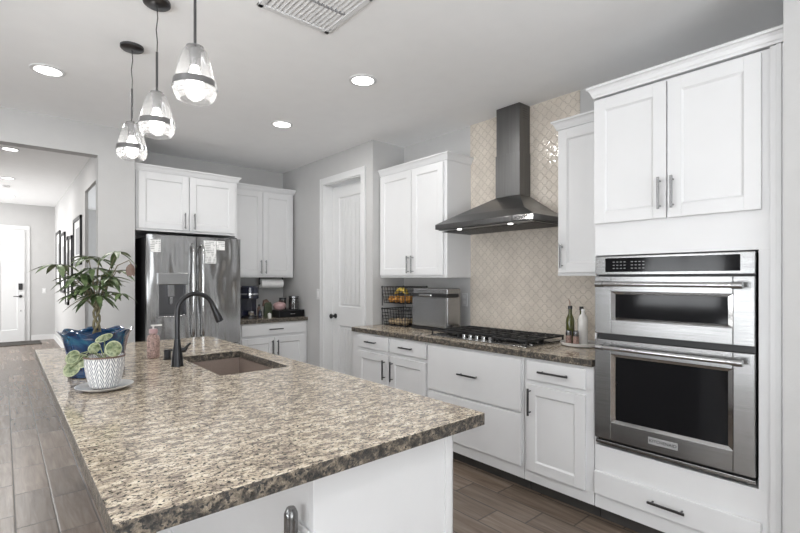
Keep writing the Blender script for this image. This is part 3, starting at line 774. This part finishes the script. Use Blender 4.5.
# ------------------------------------------------------------------ toaster oven and wire baskets
t = thing('toaster_oven', 'silver countertop toaster oven with black handle band on the range counter', 'toaster oven', (2.86, 2.92, .914), RZ)
# local x = 2.92 - Y : -.22..+.22 ; depth +y is +X
m = MB(); m.box(-.22, .22, .012, .185, .02, .372); m.build('body', 'steel', t, bevel=.012, seg=3)
m = MB(); m.box(-.215, .215, 0, .012, .03, .285); m.build('door', 'steel', t, bevel=.003)
m = MB(); m.box(-.222, .228, -.006, .15, .293, .327); m.build('handle_band', 'black', t, bevel=.004)
m = MB(); m.box(-.10, .06, -.028, -.006, .301, .319); m.build('handle', 'chrome', t, bevel=.004)
m = MB(); m.box(-.225, .225, -.004, .18, 0, .022); m.build('base', 'black', t, bevel=.003)
MB().lathe([(.022, 0), (.02, .02)], (0, 0, 0), 16).build('knob', 'black', t, smooth=40, loc=(.222, .03, .045), rot=(0, PI/2, 0))
def basket(z0, lbl):
    t = thing('wire_basket', lbl, 'basket', (2.975, 3.375, z0))
    m = MB(); r = .0034
    def rect(a, b, z, rr): m.tube([(-a, -b, z), (a, -b, z), (a, b, z), (-a, b, z)], rr, 6, True)
    rect(.145, .175, .16, .005); rect(.125, .155, .003, r)
    for zz in (.03, .06, .09, .12): rect(.125+.02*zz/.16, .155+.02*zz/.16, zz, r*.8)
    for s in (-1, 1):
        for k in range(9):
            q = -1+2*k/8; m.tube([(q*.125, s*.155, .003), (q*.145, s*.175, .16)], r*.8, 5); 
            m.tube([(s*.125, q*.155, .003), (s*.145, q*.175, .16)], r*.8, 5)
    for k in range(1, 8): q = -1+2*k/8; m.tube([(q*.125, -.155, .003), (q*.125, .155, .003)], r*.8, 5); m.tube([(-.125, q*.155, .003), (.125, q*.155, .003)], r*.8, 5)
    m.build('cage', 'black', t, smooth=60)
    m = MB()
    for sx in (-1, 1):
        for sy in (-1, 1): m.tube([(sx*.14, sy*.17, 0 if z0 < 1 else -.025), (sx*.14, sy*.17, .17)], .005, 6)
    m.build('post', 'black', t)
    return t
basket(.916, 'lower black wire basket of potatoes, left of the toaster oven')
basket(1.13, 'upper black wire basket of fruit, left of the toaster oven')
fr0 = MB().ball((0, 0, 0), .034, 1, 1, .95).build('orange_fruit', 'orange', smooth=180)
tag(fr0, 'round orange fruit heaped in the upper wire basket', 'fruit', 'oranges in the upper wire basket')
spots = [(2.895, 3.50), (2.895, 3.425), (2.897, 3.35), (2.97, 3.49), (2.972, 3.41), (2.968, 3.33), (3.045, 3.45), (3.045, 3.365)]
for i, (x, y) in enumerate(spots):
    o = fr0 if i == 0 else fr0.copy()
    if i: C.objects.link(o)
    o.location = (x, y-.025, 1.170)
for k, (yb, xb) in enumerate(((3.38, 2.93), (3.41, 2.98))):
    m = MB(); pts = [(0, -.085+.17*q/8, .045*math.sin(PI*q/8)) for q in range(9)]
    m.tube(pts, [.006, .013, .018, .020, .020, .019, .017, .011, .005], 8)
    o = m.build('banana', 'banana', smooth=60, loc=(xb, yb, 1.22), rot=(0, .3*k, 0))
    tag(o, 'yellow banana lying on the oranges in the upper wire basket', 'banana', 'bananas in the upper wire basket')
po = MB().ball((0, 0, 0), .034, 1.0, 1.35, .85).build('potato', 'potato', smooth=180)
tag(po, 'pale brown potato in the lower wire basket', 'potato', 'potatoes in the lower wire basket')
for i, (x, y) in enumerate([(2.895, 3.49), (2.895, 3.395), (2.897, 3.30), (2.968, 3.48), (2.97, 3.375), (3.045, 3.46), (3.045, 3.355)]):
    o = po if i == 0 else po.copy()
    if i: C.objects.link(o)
    o.location = (x, y-.025, .952)

# outlet on the wall left of the tile, switch by pantry
def plate(lbl, loc, rz, cat='outlet', name='wall_outlet', rocker=True):
    t = thing(name, lbl, cat, loc, rz)
    MB().box(-.036, .036, -.006, 0, -.06, .06).build('plate', 'trim', t, bevel=.003)
    if rocker: MB().box(-.016, .016, -.010, -.006, -.033, .033).build('rocker', 'clear', t, bevel=.002)
    else:
        for z in (-.024, .024): MB().box(-.016, .016, -.008, -.006, z-.014, z+.014).build('socket', 'clear', t, bevel=.002)
plate('white outlet plate on the grey wall between toaster oven and tile', (XW, 2.765, 1.18), RZ, rocker=False)
plate('white light switch on the grey wall left of the pantry door', (XP, 4.63, 1.19), RZ, 'light switch', 'light_switch')
plate('white light switch on the hall end wall beside the entry door', (.70, 13.05, 1.10), 0, 'light switch', 'light_switch')

# ------------------------------------------------------------------ tray with bottles at right end of range counter
TX, TY = 2.985, 1.565
t = tag(MB().lathe([(.105, 0), (.125, .006), (.135, .024), (.130, .026), (.12, .012), (.02, .009)], (0, 0, 0), 36).build('round_tray', 'ceramic', smooth=40, loc=(TX, TY, .914)),
        'round white tray holding oil bottles, beside the gas cooktop', 'tray')
zt_ = .927
t = thing('olive_oil_bottle', 'green glass oil bottle with metal pourer on the round white tray', 'bottle', (TX-.02, TY+.065, zt_))
MB().lathe([(.026, 0), (.028, .004), (.028, .155), (.024, .175), (.013, .20), (.012, .235)], n=24).build('bottle', 'olive', t, smooth=40)
MB().lathe([(.0145, .235), (.0145, .255), (.011, .257)], n=16).build('collar', 'black', t, smooth=40)
m = MB(); m.tube([(0, 0, .255), (0, .004, .285), (0, .012, .305)], [.005, .004, .003], 8); m.build('pourer', 'cork', t, smooth=60)
t = thing('vinegar_bottle', 'dark green bottle on the tray, behind the white bottle', 'bottle', (TX+.06, TY+.025, zt_))
MB().lathe([(.024, 0), (.025, .004), (.025, .16), (.012, .195), (.012, .23)], n=20).build('bottle', 'olive', t, smooth=40)
MB().lathe([(.0145, .225), (.0145, .25)], n=14).build('cap', 'black', t, smooth=40)
t = thing('white_bottle', 'white ceramic bottle on the round tray beside the oven tower', 'bottle', (TX-.015, TY-.025, zt_))
MB().lathe([(.028, 0), (.031, .006), (.031, .165), (.026, .19), (.012, .205), (.011, .225)], n=24).build('bottle', 'ceramic', t, smooth=40)
MB().lathe([(.0125, .225), (.010, .238)], n=14).build('stopper', 'clear', t, smooth=40)
for k, (x, y, lb, mt) in enumerate([(TX-.085, TY+.04, 'glass spice grinder in front of the green oil bottle on the tray', 'spice'), (TX-.09, TY-.015, 'pinkish grinder in front of the white bottle on the tray', 'spice')]):
    t = thing('spice_grinder', lb, 'grinder', (x, y, zt_))
    MB().lathe([(.020, 0), (.021, .004), (.019, .06)], n=16).build('jar', mt, t, smooth=40)
    MB().lathe([(.019, .06), (.020, .064), (.018, .092), (.010, .096)], n=16).build('lid', 'nickel', t, smooth=40)

# ------------------------------------------------------------------ coffee corner
CY = 5.16
t = thing('coffee_maker', 'glossy black pod coffee maker beside the refrigerator', 'coffee maker', (2.14, 5.12, .914))
m = MB(); m.box(-.10, .10, .02, .15, 0, .34); m.build('column', 'navy', t, bevel=.02, seg=4)
m = MB(); m.lathe([(.092, .225), (.102, .235), (.102, .355), (.085, .375)], (0, -.01, 0), 28); m.build('brew_head', 'navy', t, smooth=40)
m = MB(); m.lathe([(.104, .272), (.104, .29)], (0, -.01, 0), 28); m.build('trim_ring', 'chrome', t, smooth=40)
m = MB(); m.lathe([(.07, 0), (.075, .005), (.075, .028), (.07, .03)], (0, -.02, 0), 24); m.build('drip_tray', 'hardware', t, smooth=40)
m = MB(); m.lathe([(.030, .032), (.036, .04), (.036, .085), (.030, .085)], (0, -.05, 0), 20); m.build('cup_rest', 'chrome', t, smooth=40)
t = thing('paper_towel_holder', 'white paper towel roll mounted under the wall cabinet', 'paper towel', (2.50, 5.32, 1.385))
m = MB(); m.tube([(-.14, 0, -.075), (.14, 0, -.075)], .055, 28); m.build('roll', 'paper', t, smooth=40)
m = MB(); m.box(-.155, -.148, -.012, .012, -.09, 0); m.box(.148, .155, -.012, .012, -.09, 0); m.box(-.155, .155, -.012, .012, -.006, 0); m.tube([(-.15, 0, -.075), (.15, 0, -.075)], .008); m.build('bracket', 'black', t)
t = thing('pod_drawer', 'black storage drawer box at the right end of the coffee counter', 'storage box', (2.583, 4.935, .914))
m = MB(); m.box(-.165, .165, 0, .28, 0, .085); m.build('case', 'black', t, bevel=.004)
m = MB(); m.box(-.158, .158, -.008, 0, .008, .078); dr = m.build('drawer', 'gloss_black', t, bevel=.003)
m = MB(); m.box(-.03, .03, -.014, -.008, .04, .048); m.build('handle', 'chrome', dr)
t = thing('pink_bowl', 'round pink bowl on the black storage drawer box', 'bowl', (2.47, 5.03, .9995))
MB().lathe([(.03, 0), (.06, .012), (.075, .045), (.07, .075), (.04, .092), (.012, .097)], n=24).build('bowl', 'pink', t, smooth=60)
MB().lathe([(.008, .097), (.012, .112), (.004, .118)], n=12).build('knob', 'brown', t, smooth=60)
t = thing('glass_canister', 'dark glass canister with steel lid on the black storage drawer box', 'canister', (2.665, 5.05, .9995))
MB().lathe([(.055, 0), (.06, .005), (.06, .13), (.05, .14)], n=24).build('jar', 'dark_glass', t, smooth=40)
MB().lathe([(.035, .002), (.05, .01), (.05, .08), (.01, .085)], n=20).build('contents', 'brown', t, smooth=40)
MB().lathe([(.062, .14), (.062, .158), (.05, .162)], n=24).build('lid', 'nickel', t, smooth=40)
t = thing('small_canister', 'small dark canister on the black storage drawer box, left of the tall glass one', 'canister', (2.575, 5.16, .9995))
MB().lathe([(.04, 0), (.042, .005), (.042, .12)], n=20).build('jar', 'dark_glass', t, smooth=40)
MB().lathe([(.043, .12), (.043, .14)], n=20).build('lid', 'black', t, smooth=40)
t = thing('green_snack_bag', 'green and brown packet standing between coffee maker and storage box', 'packet', (2.365, 5.12, .914))
m = MB(); m.prism([(-.05, 0), (.05, 0), (.045, .15), (.03, .18), (-.035, .175), (-.045, .15)], 'y', -.02, .02); m.build('pouch', 'green', t, bevel=.006)
m = MB(); m.prism([(-.06, .13), (0, .14), (.02, .185), (-.01, .215), (-.05, .20)], 'y', .0, .03); m.build('folded_top', 'brown', t, bevel=.004)
for k, (x, y, h_, mt, lb) in enumerate([(2.27, 5.12, .10, 'navy', 'small dark bottle nearest the coffee maker'), (2.30, 5.22, .15, 'brown', 'brown bottle standing behind the small dark bottle'), (2.33, 5.00, .07, 'ceramic', 'short pale jar in front of the green packet')]):
    t = thing('small_bottle', lb, 'bottle', (x, y, .914))
    MB().lathe([(.019, 0), (.021, .004), (.021, h_*.7), (.010, h_*.85)], n=16).build('bottle', mt, t, smooth=40)
    MB().lathe([(.012, h_*.85), (.012, h_)], n=12).build('cap', 'nickel' if k != 1 else 'black', t, smooth=40)

# ------------------------------------------------------------------ plants
def leaflet(m, base, dirv, length, width, droop, nrm_up=Vector((0, 0, 1)), seg=6):
    dirv = dirv.normalized(); side = dirv.cross(nrm_up)
    if side.length < .01: side = Vector((1, 0, 0))
    side.normalize(); up = side.cross(dirv)
    L_, R__, Cn = [], [], []
    for k in range(seg+1):
        q = k/seg; wd = width*(math.sin(PI*min(1, q**.85))**.8)*.5 if 0 < q < 1 else .0005
        p = base+dirv*length*q+Vector((0, 0, -droop*length*q*q))
        Cn.append(m.bm.verts.new(p)); L_.append(m.bm.verts.new(p+side*wd+up*wd*.35)); R__.append(m.bm.verts.new(p-side*wd+up*wd*.35))
    for k in range(seg):
        m._f([Cn[k], Cn[k+1], L_[k+1], L_[k]]); m._f([R__[k], R__[k+1], Cn[k+1], Cn[k]])
def scallop(r, z, a, k):
    q = k/5.0
    amp = .007*max(0, min(1, (z-.12)/.06))
    return r+amp*.8*math.cos(8*a), z+(amp*math.cos(8*a) if z > .15 else 0)
t = thing('potted_money_tree', 'leafy green money tree in a ruffled cobalt blue pot on the island', 'potted plant', (.340, 2.62, .914))
m = MB(); m.lathe([(.106, 0), (.116, .004), (.118, .020), (.106, .032), (.108, .045), (.118, .10), (.126, .15), (.134, .185), (.147, .203), (.150, .210), (.141, .208), (.124, .185), (.116, .14), (.10, .05)], n=80, mod=scallop)
m.build('pot', 'blue', t, smooth=50)
MB().lathe([(.118, .168), (.120, .172), (.02, .178)], n=32).build('soil', 'soil', t, smooth=60)
m = MB()
for k in range(3):
    ph = 2*PI*k/3; m.tube([(.013*math.cos(ph+q*.9), .013*math.sin(ph+q*.9), .165+.022*q) for q in range(8)], [.007-.0003*q for q in range(8)], 8)
m.build('trunk', 'bark', t, smooth=60)
rnd = random.Random(11)
mf = MB(); ms = MB()
top = Vector((0, 0, .30))
R0 = Vector((math.cos(math.atan(397/459)), -math.sin(math.atan(397/459)), 0)); F0 = Vector((R0.y*-1, R0.x, 0))
# petiole tips: (right, forward, height, spread size)
tips = [(-.17, -.02, .475, .135), (-.06, .03, .515, .12), (.03, -.03, .50, .11), (.085, .02, .535, .13), (.06, .06, .45, .12), (-.035, -.05, .435, .13), (-.01, .05, .40, .12),
        (.02, -.06, .385, .12), (-.07, .0, .36, .11), (.05, .03, .40, .11), (.12, -.01, .345, .085), (-.03, .05, .46, .11), (-.08, -.04, .42, .10), (.0, .0, .345, .11), (.035, .05, .35, .10), (-.11, .03, .40, .12), (-.05, .03, .33, .12), (.03, -.04, .34, .12), (.06, .0, .42, .12), (-.04, -.03, .38, .13), (.0, .04, .43, .12), (.01, -.05, .46, .11), (-.10, -.02, .34, .09)]
for (rx, fy, hz, sz) in tips:
    hz = hz
    tip = R0*rx+F0*fy+Vector((0, 0, hz*1.06+.02))
    b0 = Vector((0, 0, .29+rnd.uniform(-.02, .04)))
    midp = (b0+tip)/2+Vector((0, 0, .02))
    ms.tube([b0, midp, tip], .0022, 5)
    nl = rnd.choice([5, 6, 6]); out = (R0*rx+F0*fy); out = out.normalized() if out.length > .01 else R0
    base_a = math.atan2(out.y, out.x)
    for j in range(nl):
        a = base_a+(j-(nl-1)/2)*2*PI/nl*.85+rnd.uniform(-.15, .15)
        dv = Vector((math.cos(a), math.sin(a), rnd.uniform(-.35, .12)))
        leaflet(mf, tip, dv, sz*rnd.uniform(.65, 1.0), sz*.23, rnd.uniform(.15, .5))
ms.tube([Vector((0, 0, .33)), R0*.10+Vector((0, 0, .52)), R0*.155+Vector((0, 0, .545)), R0*.165+Vector((0, 0, .53))], .0022, 5)
mf.build('foliage', 'leaf', t, smooth=180); ms.build('leaf_stalks', 'bark', t, smooth=60)
m = MB()
for j in range(3): leaflet(m, R0*.165+Vector((0, 0, .53)), R0*(.25*(j-1))+Vector((0, 0, -1)), .065, .03, 0, F0*-1)
m.build('browned_leaf', 'brown', t, smooth=180)['label'] = 'dried drooping leaf'

PX_, PY_ = .345, 2.33
PX_, PY_ = .320, 2.245
sa = tag(MB().lathe([(.06, 0), (.075, .003), (.101, .014), (.105, .018), (.099, .017), (.075, .009), (.02, .008)], n=40).build('plant_saucer', 'ceramic', smooth=50, loc=(PX_, PY_, .914)),
        'white saucer under the patterned pot on the island', 'saucer')
t = thing('potted_round_leaf_plant', 'variegated round-leaf plant in a grey and white chevron pot on the island', 'potted plant', (PX_, PY_, .925))
MB().lathe([(.050, 0), (.054, .004), (.066, .05), (.072, .09), (.072, .122), (.074, .126), (.070, .127), (.066, .115), (.05, .108)], n=48).build('pot', 'chevron', t, smooth=50)
MB().lathe([(.067, .108), (.067, .112), (.01, .116)], n=32).build('soil', 'soil', t, smooth=60)
MB().lathe([(.0725, .1225), (.0752, .1225), (.0752, .1285), (.0715, .1285)], n=40, cap=False).build('pot_rim', 'brown', t, smooth=50)['label'] = 'unglazed brown rim'
def round_leaf(m, c, nrm, updir, r, rr=1.15):
    nrm = nrm.normalized(); s = nrm.cross(updir).normalized(); u = s.cross(nrm)
    rings = []
    for q in (1.0, .86, .45, .02):
        ring = []
        for k in range(20):
            a = 2*PI*k/20; p = c+s*math.cos(a)*r*q+u*math.sin(a)*r*rr*q - nrm*(.25*r*(q*q)); ring.append(m.bm.verts.new(p))
        rings.append(ring)
    for i in range(3):
        m.mi = 0 if i == 0 else 1
        for k in range(20): m._f([rings[i][k], rings[i][(k+1) % 20], rings[i+1][(k+1) % 20], rings[i+1][k]])
toC = Vector((-.15, -1, .15))
m = MB(); st = MB()
LV = [(-.105, -.045, .125, .027, .1), (-.098, -.06, .082, .031, .25), (-.070, -.04, .108, .026, -.1), (-.045, .0, .155, .022, .5), (.05, -.02, .155, .031, .2), (-.01, .01, .195, .028, 1.2)]
for (rx, fy, hz, r, tw) in LV:
    c = R0*rx+F0*fy+Vector((0, 0, hz+.005))
    nv = toC+R0*(rx*4)+Vector((0, 0, .35)); up = Vector((math.sin(tw), 0, math.cos(tw)))
    round_leaf(m, c, nv, up, r*(.55 if tw > 1 else 1), 1.15 if tw < 1 else 2.2)
    st.tube([Vector((0, 0, .11)), R0*rx*.45+F0*fy*.5+Vector((0, 0, max(hz, .14)+.01)), c], .0025, 6)
o = m.build('foliage', None, t, smooth=180, mats=['leaf_light', 'leaf_mid'])
md = o.modifiers.new('thick', 'SOLIDIFY'); md.thickness = .0015
st.build('leaf_stalks', 'leaf_mid', t, smooth=60)

# ------------------------------------------------------------------ framed pictures on the hall wall (flat pictures in real frames)
def picture(lbl, ya, yb, z0, z1, portrait=True):
    t = thing('picture_frame', lbl, 'picture', (.889, (ya+yb)/2, (z0+z1)/2))
    a, b = abs(ya-yb)/2, (z1-z0)/2; f_ = .05
    m = MB(); m.box(-.028, 0, -a, a, -b, -b+f_); m.box(-.028, 0, -a, a, b-f_, b); m.box(-.028, 0, -a, -a+f_, -b, b); m.box(-.028, 0, a-f_, a, -b, b)
    m.build('frame', 'black', t)
    MB().box(-.012, -.001, -a+f_, a-f_, -b+f_, b-f_).build('mat_board', 'paper', t)
    MB().box(-.014, -.012, -a*.5, a*.5, -b*.55, b*.55).build('print', 'button', t)
picture('large black framed picture nearest the kitchen on the hall wall', 8.25, 9.15, 1.58, 2.32)
picture('tall black framed picture second from the kitchen on the hall wall', 9.42, 9.88, 1.05, 2.10)
picture('tall black framed picture third from the kitchen on the hall wall', 9.98, 10.42, .90, 2.12)
picture('black framed picture fourth from the kitchen on the hall wall', 10.60, 11.35, 1.10, 2.25)
picture('black framed picture farthest down the hall wall, near the entry door', 11.55, 12.4, 1.25, 2.35)

# ------------------------------------------------------------------ ceiling: downlights, vent, pendants
def downlight(lbl, x, y, z, power, grp):
    t = thing('recessed_ceiling_light', lbl, 'ceiling light', (x, y, z), 0, grp)
    MB().lathe([(.095, 0), (.095, -.006), (.075, -.008), (.074, -.002)], n=36, cap=False).build('trim_ring', 'trim', t, smooth=40)
    MB().lathe([(.075, -.002), (.075, -.004)], n=36).build('lens', 'lamp', t)
    l = bpy.data.lights.new('downlight', 'AREA'); l.shape = 'DISK'; l.size = .15; l.energy = power; l.color = (1, .985, .96)
    o = bpy.data.objects.new('downlight_beam', l); o.location = (0, 0, -.012); o.parent = t; C.objects.link(o)
g1, g2 = 'recessed lights in the kitchen ceiling', 'recessed lights in the hall ceiling'
DLP = 12
downlight('recessed ceiling light at left, left of the three pendants', .223, 3.79, ZC, DLP, g1)
downlight('recessed ceiling light nearest the range hood, right of the air vent', 1.876, 2.56, ZC, DLP, g1)
downlight('recessed ceiling light above the pantry door side, behind the pendants', 1.868, 3.757, ZC, DLP, g1)
downlight('recessed ceiling light above the near side of the island, out of view', .6, -.7, ZC, DLP, g1)
downlight('recessed ceiling light above the near left floor, out of view', -.9, 1.36, ZC, DLP, g1)
downlight('recessed hall ceiling light nearest the kitchen', .067, 7.57, 3.0, 18, g2)
downlight('recessed hall ceiling light between nearest and farthest', .061, 9.78, 3.0, 18, g2)
downlight('recessed hall ceiling light nearest the entry door', .099, 11.9, 3.0, 18, g2)
t = thing('smoke_detector', 'small white smoke detector on the hall ceiling', 'smoke detector', (.03, 10.6, 3.0))
MB().lathe([(.07, 0), (.07, -.02), (.055, -.035)], n=24).build('body', 'clear', t, smooth=40)

t = thing('ceiling_vent', 'white louvred air vent in the kitchen ceiling', 'air vent', (1.16, 1.98, ZC))
m = MB(); a, b = .205, .215
m.box(-a, a, -b, -b+.03, -.012, 0); m.box(-a, a, b-.03, b, -.012, 0); m.box(-a, -a+.03, -b, b, -.012, 0); m.box(a-.03, a, -b, b, -.012, 0)
m.build('frame', 'trim', t, bevel=.003)
MB().box(-a+.02, a-.02, -b+.02, b-.02, -.002, -.0005).build('back', 'hardware', t)
MB().box(-a+.03, a-.03, -.008, .008, -.008, -.002).build('divider', 'button', t)
for k in range(14):
    x = -a+.04+k*.0252
    for s in (-1, 1):
        m = MB(); y_a, y_b = (.010, b-.03) if s > 0 else (-b+.03, -.010)
        m.prism([(x, -.003), (x+.018, -.011), (x+.020, -.009), (x+.002, -.0015)], 'y', y_a, y_b)
        m.build('louvre', 'trim', t)

def pendant():
    t = thing('pendant_light', '', 'pendant light', (0, 0, ZC), 0, 'glass pendants over the island')
    MB().lathe([(.062, 0), (.062, -.014), (.055, -.020), (.012, -.022)], n=32).build('ceiling_canopy', 'hardware', t, smooth=40)
    m = MB(); m.tube([(0, 0, -.02), (.004, .002, -.08), (-.003, 0, -.14), (.002, 0, -.20), (0, 0, -.27)], .0025, 6); m.build('cord', 'black', t, smooth=60)
    m = MB(); m.tube([(0, 0, -.25), (0, 0, -.455)], .0055, 10); m.build('rod', 'hardware', t, smooth=60)
    m = MB(); m.lathe([(.01, -.44), (.033, -.452), (.033, -.458), (.022, -.46), (.022, -.53), (.018, -.532)], n=24); m.build('socket', 'nickel', t, smooth=40)
    prof = [(.030, -.452), (.044, -.470), (.057, -.508), (.069, -.556), (.078, -.604), (.081, -.622), (.078, -.642), (.067, -.660), (.058, -.665)]
    m = MB(); m.lathe(prof+[(r-.004, z+.0015) for r, z in prof[::-1]], n=48, cap=False); m.build('glass_shade', 'glass', t, smooth=60)
    m = MB(); m.lathe([(.0765, -.588), (.0795, -.588), (.0835, -.616), (.0805, -.616)], n=48, cap=False); m.build('metal_band', 'nickel', t, smooth=40)
    m = MB(); m.lathe([(.013, -.53), (.017, -.545), (.028, -.575), (.032, -.60), (.027, -.622), (.012, -.634), (.002, -.637)], n=24); m.build('bulb', 'bulb', t, smooth=60)
    l = bpy.data.lights.new('pendant_lamp', 'POINT'); l.energy = 3; l.shadow_soft_size = .03; l.color = (1, .97, .93)
    o = bpy.data.objects.new('pendant_glow', l); o.location = (0, 0, -.67); o.parent = t; C.objects.link(o)
    return t
p0 = pendant()
for i, (y, lb) in enumerate([(3.08, 'glass pendant lamp hanging farthest over the island, near the sink end'), (2.50, 'middle glass pendant lamp of the row over the island'), (1.905, 'nearest glass pendant lamp over the island, largest in view')]):
    o = p0 if i == 0 else copy_tree(p0)
    o.location = (.575, y, ZC); o['label'] = lb
